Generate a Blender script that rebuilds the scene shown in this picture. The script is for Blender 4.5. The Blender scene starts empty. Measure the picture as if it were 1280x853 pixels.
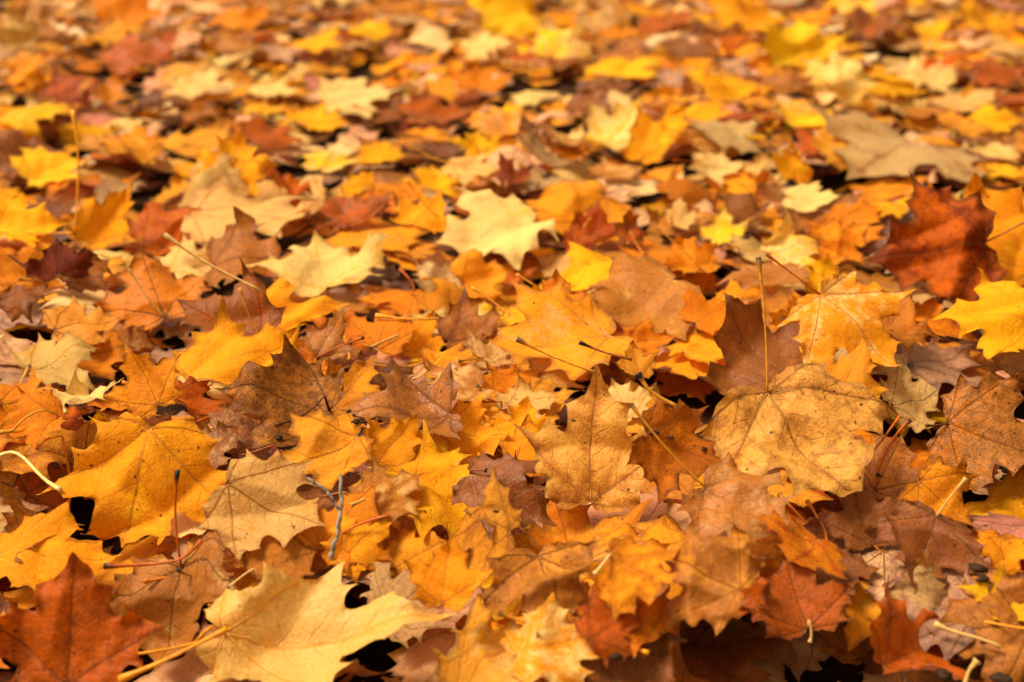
import bpy, math, random
import numpy as np
from mathutils import Vector
from mathutils.geometry import delaunay_2d_cdt

# ------------------------------------------------------------------ camera, sky, sun, exposure
S = bpy.context.scene
COL = S.collection
PW, PH = 1280.0, 853.0                      # pixel frame the measurements below were taken in
LENS = 52.0
FPX = PW * LENS / 36.0
CAM_H = 0.33
PITCH = math.radians(19.3)                  # down from the horizontal
cam_d = bpy.data.cameras.new('camera')
cam = bpy.data.objects.new('camera', cam_d); COL.objects.link(cam)
cam.location = (0, 0, CAM_H)
cam.rotation_euler = (math.pi / 2 - PITCH, 0, 0)
cam_d.lens = LENS; cam_d.sensor_width = 36.0; cam_d.sensor_fit = 'HORIZONTAL'
cam_d.clip_start = 0.02; cam_d.clip_end = 500
cam_d.dof.use_dof = True
cam_d.dof.focus_distance = 0.77
cam_d.dof.aperture_fstop = 7.6
cam_d.dof.aperture_blades = 7
S.camera = cam

SUN_EL, SUN_AZ = math.radians(60), math.radians(-88)     # azimuth measured from +Y (away from camera) to +X
w = bpy.data.worlds.new('World'); S.world = w; w.use_nodes = True
wt = w.node_tree; wt.nodes.clear()
sky = wt.nodes.new('ShaderNodeTexSky'); sky.sky_type = 'NISHITA'; sky.sun_disc = False
sky.sun_elevation = SUN_EL; sky.sun_rotation = SUN_AZ
sky.air_density = 1.0; sky.dust_density = 4.0; sky.ozone_density = 1.0
hs = wt.nodes.new('ShaderNodeHueSaturation'); hs.inputs['Saturation'].default_value = 0.06   # cloud cover greys the sky
bg = wt.nodes.new('ShaderNodeBackground'); bg.inputs['Strength'].default_value = 0.052
wo = wt.nodes.new('ShaderNodeOutputWorld')
wt.links.new(sky.outputs[0], hs.inputs['Color']); tint = wt.nodes.new('ShaderNodeMix'); tint.data_type = 'RGBA'; tint.blend_type = 'MULTIPLY'; tint.inputs[0].default_value = 1.0; tint.inputs[7].default_value = (1.0, .89, .63, 1)   # warm white balance
wt.links.new(hs.outputs[0], tint.inputs[6]); wt.links.new(tint.outputs[2], bg.inputs['Color']); wt.links.new(bg.outputs[0], wo.inputs['Surface'])
sd = bpy.data.lights.new('sun', 'SUN'); sun = bpy.data.objects.new('sun', sd); COL.objects.link(sun)
sd.energy = 1.5; sd.angle = math.radians(20); sd.color = (1.0, 0.91, 0.76)
to_sun = Vector((math.sin(SUN_AZ) * math.cos(SUN_EL), math.cos(SUN_AZ) * math.cos(SUN_EL), math.sin(SUN_EL)))
sun.rotation_euler = to_sun.to_track_quat('Z', 'Y').to_euler()
vs = S.view_settings
vs.view_transform = 'Standard'; vs.look = 'None'; vs.gamma = 1.0; vs.exposure = 1.78; vs.use_curve_mapping = False
S.cycles.use_denoising = True
S.cycles.max_bounces = 6; S.cycles.transmission_bounces = 3; S.cycles.diffuse_bounces = 5; S.cycles.glossy_bounces = 2

# ------------------------------------------------------------------ small tools
R = np.random.default_rng(11)
EYE = np.array([0, 0, CAM_H])
FWD = np.array([0, math.cos(PITCH), -math.sin(PITCH)]); UPV = np.array([0, math.sin(PITCH), math.cos(PITCH)]); RGT = np.array([1.0, 0, 0])

def ray(px, py):
    d = FWD + RGT * ((px - PW / 2) / FPX) + UPV * ((PH / 2 - py) / FPX)
    return d / np.linalg.norm(d)

def project(p):
    v = np.asarray(p) - EYE
    z = v @ FWD
    return PW / 2 + FPX * (v @ RGT) / z, PH / 2 - FPX * (v @ UPV) / z, z

def lin(c):
    c = np.asarray(c, float) / 255.0
    return np.where(c <= 0.04045, c / 12.92, ((c + 0.055) / 1.055) ** 2.4)

def ground_z(x, y):
    s = np.maximum(0, .88 - y)
    z = -0.22 * s * s / (s + 0.08)                                   # the litter falls away in a shallow bank
    z = z + 0.012 * np.sin(x * 5.1 + 1.0) * np.sin(y * 4.3 + 0.4) + 0.008 * np.sin(x * 11.0 + y * 7.0)
    return z

CELL = 0.004
HX0, HY0 = -2.3, 0.2
HNX, HNY = 1150, 1400
gx = HX0 + (np.arange(HNX) + 0.5) * CELL; gy = HY0 + (np.arange(HNY) + 0.5) * CELL
H = ground_z(gx[None, :], gy[:, None]).astype(np.float32)             # running top of the pile

def _window(p, pad=5):
    ix = ((p[:, 0] - HX0) / CELL).astype(int); iy = ((p[:, 1] - HY0) / CELL).astype(int)
    x0 = max(0, ix.min() - pad); x1 = min(HNX, ix.max() + pad + 1); y0 = max(0, iy.min() - pad); y1 = min(HNY, iy.max() + pad + 1)
    return ix, iy, x0, x1, y0, y1

def _shift_red(a, f, r):
    b = np.pad(a, ((r, r), (0, 0)), mode='edge'); out = b[r:r + a.shape[0]].copy()
    for k in range(2 * r + 1):
        if k != r: out = f(out, b[k:k + a.shape[0]])
    b = np.pad(out, ((0, 0), (r, r)), mode='edge'); o2 = b[:, r:r + a.shape[1]].copy()
    for k in range(2 * r + 1):
        if k != r: o2 = f(o2, b[:, k:k + a.shape[1]])
    return o2

def pile_at(p):
    """smoothed top of the pile under the points p"""
    ix, iy, x0, x1, y0, y1 = _window(p)
    if x1 - x0 < 2 or y1 - y0 < 2: return ground_z(p[:, 0], p[:, 1])
    a = H[y0:y1, x0:x1]
    a = _shift_red(a, np.maximum, 1)
    for _ in range(2): a = _shift_red(a, np.add, 2) / 25.0
    fx = np.clip((p[:, 0] - HX0) / CELL - .5 - x0, 0, a.shape[1] - 1.001); fy = np.clip((p[:, 1] - HY0) / CELL - .5 - y0, 0, a.shape[0] - 1.001)
    jx = fx.astype(int); jy = fy.astype(int); fx = fx - jx; fy = fy - jy
    return ((a[jy, jx] * (1 - fx) + a[jy, jx + 1] * fx) * (1 - fy) + (a[jy + 1, jx] * (1 - fx) + a[jy + 1, jx + 1] * fx) * fy).astype(float)

def splat(p, r):
    ix = ((p[:, 0] - HX0) / CELL).astype(int); iy = ((p[:, 1] - HY0) / CELL).astype(int)
    for dx in range(-r, r + 1):
        for dy in range(-r, r + 1):
            jx = ix + dx; jy = iy + dy
            m = (jx >= 0) & (jx < HNX) & (jy >= 0) & (jy < HNY)
            np.maximum.at(H, (jy[m], jx[m]), p[m, 2].astype(np.float32))

def hit_pile(px, py, lift=0.0):
    d = ray(px, py)
    t = np.arange(0.35, 5.7, 0.002)
    p = EYE + t[:, None] * d
    ix = np.clip(((p[:, 0] - HX0) / CELL).astype(int), 0, HNX - 1); iy = np.clip(((p[:, 1] - HY0) / CELL).astype(int), 0, HNY - 1)
    below = np.nonzero(p[:, 2] <= H[iy, ix] + lift)[0]
    return p[below[0]] if len(below) else p[-1]

# ------------------------------------------------------------------ maple leaf outline
# right half of a maple leaf, base at the origin, midrib along +y: (control, end, is_tip)
HALF = [((.06, -.09), (.18, -.10), 0), ((.28, -.11), (.36, -.15), 1), ((.40, -.08), (.47, -.06), 0), ((.54, -.04), (.68, -.05), 1),
        ((.56, .04), (.56, .11), 0), ((.57, .17), (.64, .19), 0), ((.72, .20), (.82, .17), 1), ((.74, .27), (.74, .36), 0),
        ((.78, .45), (1.03, .575), 1), ((.78, .54), (.70, .58), 0), ((.63, .62), (.62, .73), 1), ((.57, .64), (.48, .60), 0),
        ((.38, .56), (.36, .61), 0), ((.35, .67), (.37, .73), 0), ((.40, .80), (.47, .85), 1), ((.32, .83), (.24, .86), 0),
        ((.10, .92), (0, 1.12), 1)]

def _half(rng, xs, jit, tooth):
    pts = [np.array((0., 0.))]; out = []; tips = {}
    for k, (c, e, tip) in enumerate(HALF):
        c = np.array(c, float); e = np.array(e, float)
        if k < len(HALF) - 1:
            e = e + rng.normal(0, jit * (1.3 if tip else .8), 2)
            if tip and k not in (3, 8):
                tt = min(.9, tooth * rng.uniform(.3, 1.9)); e = e * (1 - tt) + np.array(c) * tt
        c = c + rng.normal(0, jit * .7, 2)
        c[0] *= xs; e[0] *= xs
        out.append((pts[-1], c, e)); pts.append(e)
        if k in (3, 8): tips[k] = e
    return out, tips

def inside(poly, q):
    x, y = q[:, 0], q[:, 1]; r = np.zeros(len(q), bool); n = len(poly)
    for i in range(n):
        a, b = poly[i], poly[(i + 1) % n]
        if a[1] == b[1]: continue
        m = ((a[1] > y) != (b[1] > y)) & (x < (b[0] - a[0]) * (y - a[1]) / (b[1] - a[1]) + a[0])
        r ^= m
    return r

def leaf_shape(rng, res, xs=0.78, jit=.018, tooth=None, torn=False):
    if tooth is None: tooth = rng.uniform(.2, .8)
    fr, fl_ = rng.uniform(.93, 1.07, 2)
    if torn: fl_ *= rng.uniform(.25, .55)
    segr, tr = _half(rng, xs * fr, jit, tooth)
    segl, tl = _half(rng, xs * fl_, jit, tooth)
    def line(segs, sgn):
        o = []
        for a, c, e in segs:
            n = max(2, int(np.ceil((np.linalg.norm(c - a) + np.linalg.norm(e - c)) / (res * .75))))
            t = np.arange(n) / n
            q = ((1 - t) ** 2)[:, None] * a + (2 * t * (1 - t))[:, None] * c + (t * t)[:, None] * e
            o.append(q)
        o = np.concatenate(o); o[:, 0] *= sgn
        return o
    right = line(segr, 1); left = line(segl, -1)
    tip = np.array([[0., 1.12]])
    poly = np.concatenate([right, tip, left[1:][::-1]])
    # small waviness of the margin
    nb = len(poly)
    veins2 = []
    for tgt, n in (((0, 1.06), 1), (tr[8] * .95, 1), (tl[8] * np.array((-.95, .95)), 1), (tr[3] * .92, 1), (tl[3] * np.array((-.92, .92)), 1)):
        tgt = np.array(tgt, float); m = max(4, int(np.linalg.norm(tgt) / (res * 1.1)))
        t = np.arange(1, m + 1) / m
        nrm = np.array((-tgt[1], tgt[0])); bow = rng.normal(0, .025)
        q = t[:, None] * tgt + (np.sin(np.pi * t) * bow)[:, None] * nrm
        k = inside(poly, q)
        q = q[:len(q) if k.all() else int(np.argmin(k))]
        veins2.append(q)
    gxs = np.arange(-1.1, 1.1, res); gys = np.arange(-.3, 1.2, res * .87)
    g = np.array([(x + (j % 2) * res * .5, y) for j, y in enumerate(gys) for x in gxs]) + rng.normal(0, res * .12, (len(gxs) * len(gys), 2))
    g = g[inside(poly, g)]
    allv = np.concatenate(veins2) if veins2 else np.zeros((0, 2))
    def mind(a, b): return np.sqrt(((a[:, None, :] - b[None, :, :]) ** 2).sum(-1)).min(1)
    g = g[mind(g, poly) > res * .5]
    g = g[mind(g, allv) > res * .5]
    verts = [Vector(p) for p in poly]; edges = [(i, (i + 1) % nb) for i in range(nb)]
    chains = []
    for q in veins2:
        ids = [0]
        for p in q: ids.append(len(verts)); verts.append(Vector(p))
        chains.append(ids)
        edges += list(zip(ids[:-1], ids[1:]))
    verts += [Vector(p) for p in g]
    vo, eo, fo, ov, oe, of = delaunay_2d_cdt(verts, edges, [], 1, 1e-5)
    pts = np.array([(v.x, v.y) for v in vo])
    back = {}
    for i, o in enumerate(ov):
        for k in o: back[k] = i
    chains = [[back[i] for i in c if i in back] for c in chains]
    tris = np.array([f for f in fo if len(f) == 3], np.int32)
    a, b, c = pts[tris[:, 0]], pts[tris[:, 1]], pts[tris[:, 2]]
    ar = (b[:, 0] - a[:, 0]) * (c[:, 1] - a[:, 1]) - (b[:, 1] - a[:, 1]) * (c[:, 0] - a[:, 0])
    tris[ar < 0] = tris[ar < 0][:, ::-1]
    edge = mind(pts, poly)
    dense = np.concatenate([np.linspace(pts[c[i]], pts[c[i + 1]], 4) for c in chains for i in range(len(c) - 1)])
    vd = mind(pts, dense)
    return dict(p=pts, t=tris, chains=chains, edge=edge, vd=vd)

def deform(sh, rng, fold=.1, curl=0., cup=0., tipc=0., quilt=.22, ruf=.05, bends=(), crum=.04):
    x, y = sh['p'][:, 0], sh['p'][:, 1]
    r = np.hypot(x, y - .25)
    z = fold * (np.sqrt(x * x + .0025) - .05) + curl * (y - .25) ** 2 * np.sign(1) + cup * r * r
    z = z + tipc * np.maximum(0, r - .42) ** 1.6
    vdm = np.minimum(sh['vd'], .16)
    z = z + quilt * (vdm * (1 - vdm / .34))
    for _ in range(4):
        a = rng.uniform(0, 2 * math.pi); f = rng.uniform(4, 9); ph = rng.uniform(0, 6.28)
        z = z + ruf * .45 * np.sin(f * (x * math.cos(a) + y * math.sin(a)) + ph) * (.25 + r)
    for _ in range(4):                              # dry creases
        a = rng.uniform(0, 2 * math.pi); f = rng.uniform(5, 11); ph = rng.uniform(0, 6.28)
        z = z + crum * (1 - np.abs(np.sin(f * .5 * (x * math.cos(a) + y * math.sin(a)) + ph + .6 * np.sin(3 * x + 2 * y + ph)))) ** 1.5 * rng.choice([-1, 1])
    em = np.exp(-sh['edge'] / .035); th = np.arctan2(x, y - .2)
    z = z + ruf * .5 * em * (np.sin(th * 13 + rng.uniform(0, 6)) + np.sin(th * 23 + rng.uniform(0, 6))) * r
    P = np.stack([x, y, z], 1)
    for ang, kap, off in bends:                    # bend like paper round a straight line
        ca, sa = math.cos(ang), math.sin(ang)
        c = np.array([0., .3])
        s = (P[:, 0] - c[0]) * ca + (P[:, 1] - c[1]) * sa
        s2 = s - off; m = s2 > 0
        th_ = np.clip(s2 * abs(kap), 0, 3.6); Rr = 1.0 / abs(kap)
        ns = np.where(m, off + (Rr - np.sign(kap) * P[:, 2]) * np.sin(th_) , s)
        nz = np.where(m, np.sign(kap) * (Rr - (Rr - np.sign(kap) * P[:, 2]) * np.cos(th_)), P[:, 2])
        P[:, 0] += (ns - s) * ca; P[:, 1] += (ns - s) * sa; P[:, 2] = nz
    return P

# ------------------------------------------------------------------ materials
def node_tools(m):
    m.use_nodes = True; t = m.node_tree; t.nodes.clear()
    def n(kind, **kw):
        o = t.nodes.new('ShaderNode' + kind)
        for k, v in kw.items():
            if k.startswith('i_'):
                key = k[2:]; key = int(key) if key.isdigit() else key.replace('_', ' ')
                if hasattr(v, 'is_output') : t.links.new(v, o.inputs[key])
                else: o.inputs[key].default_value = v
            else: setattr(o, k, v)
        return o
    def ma(op, a, b=None, c=None, clamp=False):
        o = t.nodes.new('ShaderNodeMath'); o.operation = op; o.use_clamp = clamp
        for i, v in enumerate((a, b, c)):
            if v is None: continue
            if hasattr(v, 'is_output'): t.links.new(v, o.inputs[i])
            else: o.inputs[i].default_value = v
        return o.outputs[0]
    def mix(f, a, b, blend='MIX'):
        o = t.nodes.new('ShaderNodeMix'); o.data_type = 'RGBA'; o.blend_type = blend
        for s, v in ((o.inputs[0], f), (o.inputs[6], a), (o.inputs[7], b)):
            if hasattr(v, 'is_output'): t.links.new(v, s)
            else: s.default_value = v if not isinstance(v, tuple) or len(v) != 3 else (*v, 1)
        return o.outputs[2]
    def smooth(v, a, b, lo=0., hi=1.):
        o = t.nodes.new('ShaderNodeMapRange'); o.interpolation_type = 'SMOOTHSTEP'
        t.links.new(v, o.inputs[0])
        for i, q in enumerate((a, b, lo, hi)): o.inputs[i + 1].default_value = q
        return o.outputs[0]
    return t, n, ma, mix, smooth

def attr(n, name): return n('Attribute', attribute_type='GEOMETRY', attribute_name=name)

def make_blade_material():
    m = bpy.data.materials.new('maple_leaf_blade')
    t, n, ma, mix, smooth = node_tools(m)
    luv = attr(n, 'luv'); c1 = attr(n, 'c1').outputs['Color']; c2 = attr(n, 'c2').outputs['Color']; c3 = attr(n, 'c3').outputs['Color']
    pa = attr(n, 'par'); ps = n('SeparateColor', i_0=pa.outputs['Color']); spot, patch, gloss = ps.outputs[0], ps.outputs[1], ps.outputs[2]; edgeb = pa.outputs['Alpha']
    ev = attr(n, 'ev'); es = n('SeparateXYZ', i_0=ev.outputs['Vector']); edge, vd, seed = es.outputs[0], es.outputs[1], es.outputs[2]
    ls = n('SeparateXYZ', i_0=luv.outputs['Vector'])
    co = n('CombineXYZ', i_0=ls.outputs[0], i_1=ls.outputs[1], i_2=ma('MULTIPLY', seed, 37.0)).outputs[0]
    def noise(scale, detail=3., rough=.55):
        return n('TexNoise', i_Vector=co, i_Scale=scale, i_Detail=detail, i_Roughness=rough)
    warp = noise(6., 2.)
    wv = n('VectorMath', operation='SUBTRACT', i_0=warp.outputs['Color'], i_1=(.5, .5, .5)).outputs[0]
    wp = n('VectorMath', operation='MULTIPLY_ADD', i_0=wv, i_1=(.07, .07, 0), i_2=co).outputs[0]
    sp = n('SeparateXYZ', i_0=wp); X, Y = sp.outputs[0], sp.outputs[1]
    # secondary veins: herring-bone off the nearest of the five main veins
    phi = ma('ABSOLUTE', ma('ARCTAN2', X, Y)); r = ma('SQRT', ma('ADD', ma('MULTIPLY', X, X), ma('MULTIPLY', Y, Y)))
    s1 = ma('GREATER_THAN', phi, math.radians(27)); s2 = ma('GREATER_THAN', phi, math.radians(74))
    ax = ma('ADD', ma('MULTIPLY', s1, math.radians(55)), ma('MULTIPLY', s2, math.radians(38)))
    dphi = ma('SUBTRACT', phi, ax)
    u = ma('MULTIPLY', r, ma('COSINE', dphi)); v = ma('ABSOLUTE', ma('MULTIPLY', r, ma('SINE', dphi)))
    fr = ma('FRACT', ma('MULTIPLY', ma('SUBTRACT', u, ma('MULTIPLY', v, .85)), 6.5))
    tri = ma('ABSOLUTE', ma('SUBTRACT', fr, .5))
    sec = ma('MULTIPLY', smooth(tri, .0, .055, 1., 0.), smooth(v, .0, .26, .9, .15))
    prim = smooth(vd, .003, .012, 1., 0.)
    vein = ma('MAXIMUM', prim, ma('MULTIPLY', sec, .8))
    net = n('TexVoronoi', feature='DISTANCE_TO_EDGE', i_Vector=wp, i_Scale=34.0)
    netm = smooth(net.outputs['Distance'], .0, .09, 1., 0.)
    # colour
    p1 = noise(2.6, 2., .6).outputs['Fac']; p2 = noise(10., 4., .72).outputs['Fac']; p3 = noise(48., 3., .7).outputs['Fac']
    near = smooth(vd, .0, .10, .10, -.03)
    pm = ma('ADD', ma('ADD', ma('MULTIPLY', p1, .62), ma('MULTIPLY', p2, .72)), near)
    pm = ma('ADD', ma('SUBTRACT', pm, 1.10), ma('MULTIPLY', patch, .85))
    base = mix(smooth(pm, -.13, .15), c1, c2)
    base = mix(1.0, base, n('CombineColor', i_0=smooth(p3, .28, .72, .83, 1.08), i_1=smooth(p3, .28, .72, .80, 1.09), i_2=smooth(p3, .28, .72, .74, 1.14)).outputs[0], 'MULTIPLY')
    # browned margin
    em = ma('MULTIPLY', smooth(ma('ADD', edge, ma('MULTIPLY', ma('SUBTRACT', p2, .5), .16)), .0, .075, 1., 0.), edgeb)
    base = mix(em, base, mix(.75, c3, (.10, .035, .010)))
    base = mix(ma('MULTIPLY', netm, .14), base, c3)
    base = mix(ma('MULTIPLY', vein, .62), base, c3)
    # dark specks and blotches
    vo = n('TexVoronoi', feature='F1', i_Vector=wp, i_Scale=17.0)
    vsep = n('SeparateColor', i_0=vo.outputs['Color'])
    rad = ma('MULTIPLY', ma('MULTIPLY', vsep.outputs[0], vsep.outputs[0]), .20)
    sm = ma('MULTIPLY', ma('MULTIPLY', smooth(ma('SUBTRACT', ma('ADD', vo.outputs['Distance'], ma('MULTIPLY', ma('SUBTRACT', p3, .5), .16)), rad), .0, .09, 1., 0.), ma('LESS_THAN', vsep.outputs[1], spot)), .85)
    vo2 = n('TexVoronoi', feature='F1', i_Vector=wp, i_Scale=46.0)
    v2s = n('SeparateColor', i_0=vo2.outputs['Color'])
    sm2 = ma('MULTIPLY', ma('MULTIPLY', smooth(vo2.outputs['Distance'], .10, .24, 1., 0.), ma('LESS_THAN', v2s.outputs[1], ma('MULTIPLY', spot, .55))), .7)
    blot = ma('MULTIPLY', smooth(ma('ADD', ma('MULTIPLY', noise(11., 4., .72).outputs['Fac'], .8), ma('MULTIPLY', spot, .22)), .50, .66), ma('MULTIPLY', spot, .62))
    dark = (.045, .020, .010)
    base = mix(blot, base, mix(.45, c3, dark))
    base = mix(ma('MAXIMUM', sm, sm2), base, dark)
    # underside is paler
    geo = n('NewGeometry')
    under = n('HueSaturation', i_Saturation=.80, i_Value=1.08, i_Color=base).outputs[0]
    base = mix(geo.outputs['Backfacing'], base, under)
    # relief
    hgt = ma('ADD', ma('MULTIPLY', vein, -.55), ma('ADD', ma('MULTIPLY', p2, 1.5), ma('MULTIPLY', p3, .4)))
    bump = n('Bump', i_Strength=.55, i_Distance=.0014, i_Height=hgt)
    rough = ma('ADD', ma('SUBTRACT', .70, ma('MULTIPLY', gloss, .36)), ma('MULTIPLY', ma('SUBTRACT', p2, .5), .30))
    bs = n('BsdfPrincipled', i_Base_Color=base, i_Roughness=rough, i_Normal=bump.outputs[0])
    t.links.new(ma('MULTIPLY', ma('MULTIPLY', gloss, gloss), .32), bs.inputs['Specular IOR Level'])
    tr = n('BsdfTranslucent', i_Color=n('HueSaturation', i_Saturation=1.12, i_Value=1.0, i_Color=base).outputs[0], i_Normal=bump.outputs[0])
    mx = n('MixShader', i_0=.33, i_1=bs.outputs[0], i_2=tr.outputs[0])
    n('OutputMaterial', i_Surface=mx.outputs[0])
    return m

def make_stem_material(name, rough=.45):
    m = bpy.data.materials.new(name)
    t, n, ma, mix, smooth = node_tools(m)
    c1 = attr(n, 'c1').outputs['Color']
    tc = n('TexCoord')
    nz = n('TexNoise', i_Vector=tc.outputs['Object'], i_Scale=260., i_Detail=4.).outputs['Fac']
    k = smooth(nz, .3, .7, .72, 1.15)
    col = mix(1.0, c1, n('CombineColor', i_0=k, i_1=k, i_2=k).outputs[0], 'MULTIPLY')
    bp = n('Bump', i_Strength=.4, i_Distance=.0006, i_Height=nz)
    bs = n('BsdfPrincipled', i_Base_Color=col, i_Roughness=rough, i_Normal=bp.outputs[0])
    bs.inputs['Specular IOR Level'].default_value = .2
    n('OutputMaterial', i_Surface=bs.outputs[0])
    return m

def make_soil_material():
    m = bpy.data.materials.new('dark_soil')
    t, n, ma, mix, smooth = node_tools(m)
    tc = n('TexCoord')
    a = n('TexNoise', i_Vector=tc.outputs['Object'], i_Scale=30., i_Detail=8., i_Roughness=.65).outputs['Fac']
    b = n('TexNoise', i_Vector=tc.outputs['Object'], i_Scale=260., i_Detail=6., i_Roughness=.7).outputs['Fac']
    far = n('TexVoronoi', feature='F1', i_Vector=tc.outputs['Object'], i_Scale=9.)
    col = mix(smooth(a, .35, .65), (.018, .008, .004), (.055, .024, .010))
    bp = n('Bump', i_Strength=.9, i_Distance=.01, i_Height=ma('ADD', a, ma('MULTIPLY', b, .5)))
    bs = n('BsdfPrincipled', i_Base_Color=col, i_Roughness=.95, i_Normal=bp.outputs[0])
    bs.inputs['Specular IOR Level'].default_value = .05
    n('OutputMaterial', i_Surface=bs.outputs[0])
    return m

M_BLADE = make_blade_material(); M_STEM = make_stem_material('leaf_stem'); M_VEIN = make_stem_material('leaf_vein', .6); M_BARK = make_stem_material('twig_bark', .95); M_SOIL = make_soil_material()

# ------------------------------------------------------------------ mesh writing
def mesh_from(name, P, T, mat, attrs=None, smooth=True):
    me = bpy.data.meshes.new(name)
    nv, nt = len(P), len(T)
    me.vertices.add(nv); me.vertices.foreach_set('co', np.ascontiguousarray(P, np.float32).ravel())
    me.loops.add(nt * 3); me.loops.foreach_set('vertex_index', np.ascontiguousarray(T, np.int32).ravel())
    me.polygons.add(nt); me.polygons.foreach_set('loop_start', np.arange(0, nt * 3, 3, dtype=np.int32))
    me.update(calc_edges=True)
    if smooth: me.polygons.foreach_set('use_smooth', np.ones(nt, bool))
    for k, (typ, a) in (attrs or {}).items():
        at = me.attributes.new(k, typ, 'POINT')
        at.data.foreach_set('color' if typ == 'FLOAT_COLOR' else 'vector', np.ascontiguousarray(a, np.float32).ravel())
    me.materials.append(mat)
    me.update()
    return me

def add_obj(name, me, parent=None):
    o = bpy.data.objects.new(name, me); COL.objects.link(o)
    if parent is not None: o.parent = parent
    return o

def tube(path, rad, cols, sides=6):
    path = np.asarray(path, float); n = len(path)
    tg = np.gradient(path, axis=0); tg /= np.linalg.norm(tg, axis=1)[:, None] + 1e-9
    ref = np.array([.31, .17, .93]); P = []; T = []
    for i in range(n):
        a = np.cross(tg[i], ref); a /= np.linalg.norm(a) + 1e-9; b = np.cross(tg[i], a)
        for k in range(sides):
            q = 2 * math.pi * k / sides
            P.append(path[i] + rad[i] * (math.cos(q) * a + math.sin(q) * b))
    for i in range(n - 1):
        for k in range(sides):
            a0 = i * sides + k; a1 = i * sides + (k + 1) % sides; b0 = a0 + sides; b1 = a1 + sides
            T += [(a0, a1, b1), (a0, b1, b0)]
    for e, o in ((0, 0), (n - 1, (n - 1) * sides)):
        P.append(path[e]); c = len(P) - 1
        for k in range(sides): T.append((c, o + (k + 1) % sides, o + k) if e == 0 else (c, o + k, o + (k + 1) % sides))
    C = np.repeat(cols, sides, axis=0); C = np.concatenate([C, cols[:1], cols[-1:]])
    C = np.concatenate([C, np.ones((len(C), 1))], 1)
    return np.array(P), np.array(T, np.int32), C

# ------------------------------------------------------------------ colours (sRGB as a dry leaf would measure)
PAL = dict(M=(232, 166, 74), Y=(250, 178, 24), G=(244, 152, 26), C=(248, 204, 122), A=(232, 152, 42), O=(230, 130, 20), B=(188, 114, 40), N=(150, 84, 32),
           R=(194, 88, 8), D=(126, 44, 8), T=(200, 154, 92), P=(224, 174, 96), K=(100, 54, 18), L=(242, 196, 40))
WORD = dict(M='tan-gold', Y='bright yellow', G='golden', C='cream', A='amber', O='orange', B='tan-brown', N='brown', R='rust-red', D='dark red', T='greyish tan', P='pale tan', K='dark brown', L='lemon yellow')
VEINC = dict(M='N', Y='A', G='B', C='A', A='N', O='N', B='K', N='K', R='K', D='K', T='N', P='B', K='K', L='G')
SPOT = dict(M=.5, Y=.14, G=.32, C=.08, A=.36, O=.38, B=.6, N=.6, R=.5, D=.5, T=.5, P=.3, K=.5, L=.14)
GLOSS = dict(M=.65, Y=.35, G=.4, C=.4, A=.45, O=.5, B=.75, N=.8, R=.65, D=.7, T=.9, P=.55, K=.7, L=.3)

def colours(code, rng, spot=None):
    a, b = code[0], code[-1]
    j = rng.uniform(.92, 1.06)
    c1 = lin(PAL[a]) * j * rng.uniform(.96, 1.04, 3); c2 = lin(PAL[b]) * j * rng.uniform(.96, 1.04, 3)
    if a == b: c2 = c2 * rng.uniform(.55, .8) * np.array([1, .88, .8])
    c3 = lin(PAL[VEINC[a]]) * .9
    return c1, c2, c3, (SPOT[a] if spot is None else spot), rng.uniform(.25, .75), GLOSS[a], rng.uniform(.15, .8)

def blade_attrs(sh, cols, seed):
    n = len(sh['p']); c1, c2, c3, spot, patch, gloss, edgeb = cols
    f = lambda c: np.tile(np.append(c, 1.0), (n, 1))
    luv = np.concatenate([sh['p'], np.full((n, 1), seed)], 1)
    ev = np.stack([sh['edge'], sh['vd'], np.full(n, seed)], 1)
    return dict(luv=('FLOAT_VECTOR', luv), c1=('FLOAT_COLOR', f(c1)), c2=('FLOAT_COLOR', f(c2)), c3=('FLOAT_COLOR', f(c3)),
                par=('FLOAT_COLOR', np.tile((spot, patch, gloss, edgeb), (n, 1))), ev=('FLOAT_VECTOR', ev))

# ------------------------------------------------------------------ settle a leaf on the pile
def frame(tilt, roll, head=None, ydir=None):
    ct, st = math.cos(tilt), math.sin(tilt); cr, sr = math.cos(roll), math.sin(roll)
    Rx = np.array([[1, 0, 0], [0, ct, -st], [0, st, ct]]); Ry = np.array([[cr, 0, sr], [0, 1, 0], [-sr, 0, cr]])
    M = Rx @ Ry
    N = M @ np.array([0, 0, 1.0])
    if head is not None: Yd = M @ np.array([math.sin(head), math.cos(head), 0.0])
    else: Yd = ydir
    return N, Yd, np.cross(Yd, N)

def settle(P, L, base, N, Yd, Xd, pct, sag, view=None, press=1.0):
    W = base + L * (P[:, :1] * Xd + P[:, 1:2] * Yd + P[:, 2:] * N)
    for _ in range(3):
        dz = pile_at(W) - W[:, 2]
        need = np.percentile(np.where(dz > .03, -.01, dz) if press > .9 else dz, pct)
        if abs(need) < .0015: break
        if view is None: W[:, 2] += need
        else: W = W + view * (need / view[2])
    hs_ = pile_at(W)
    up = hs_ + .0012 - W[:, 2]
    W[:, 2] += np.where(up > 0, np.minimum(up, .012 + .016 * press), 0)      # where a neighbour stands much higher the leaf slides under it
    if sag > 0:
        over = W[:, 2] - hs_
        W[:, 2] -= np.where(over > .004, sag * (over - .004), 0)
    return W

def clear_view(W):
    """share of the points W that nothing laid down so far stands in front of"""
    q = W[::max(1, len(W) // 90)]
    v = q - EYE; n = np.linalg.norm(v, axis=1)
    t = np.arange(.008, .30, .005)
    p = q[:, None, :] - (v / n[:, None])[:, None, :] * t[None, :, None]
    ix = np.clip(((p[..., 0] - HX0) / CELL).astype(int), 0, HNX - 1); iy = np.clip(((p[..., 1] - HY0) / CELL).astype(int), 0, HNY - 1)
    return 1 - (H[iy, ix] > p[..., 2] + .002).any(1).mean()

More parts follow.
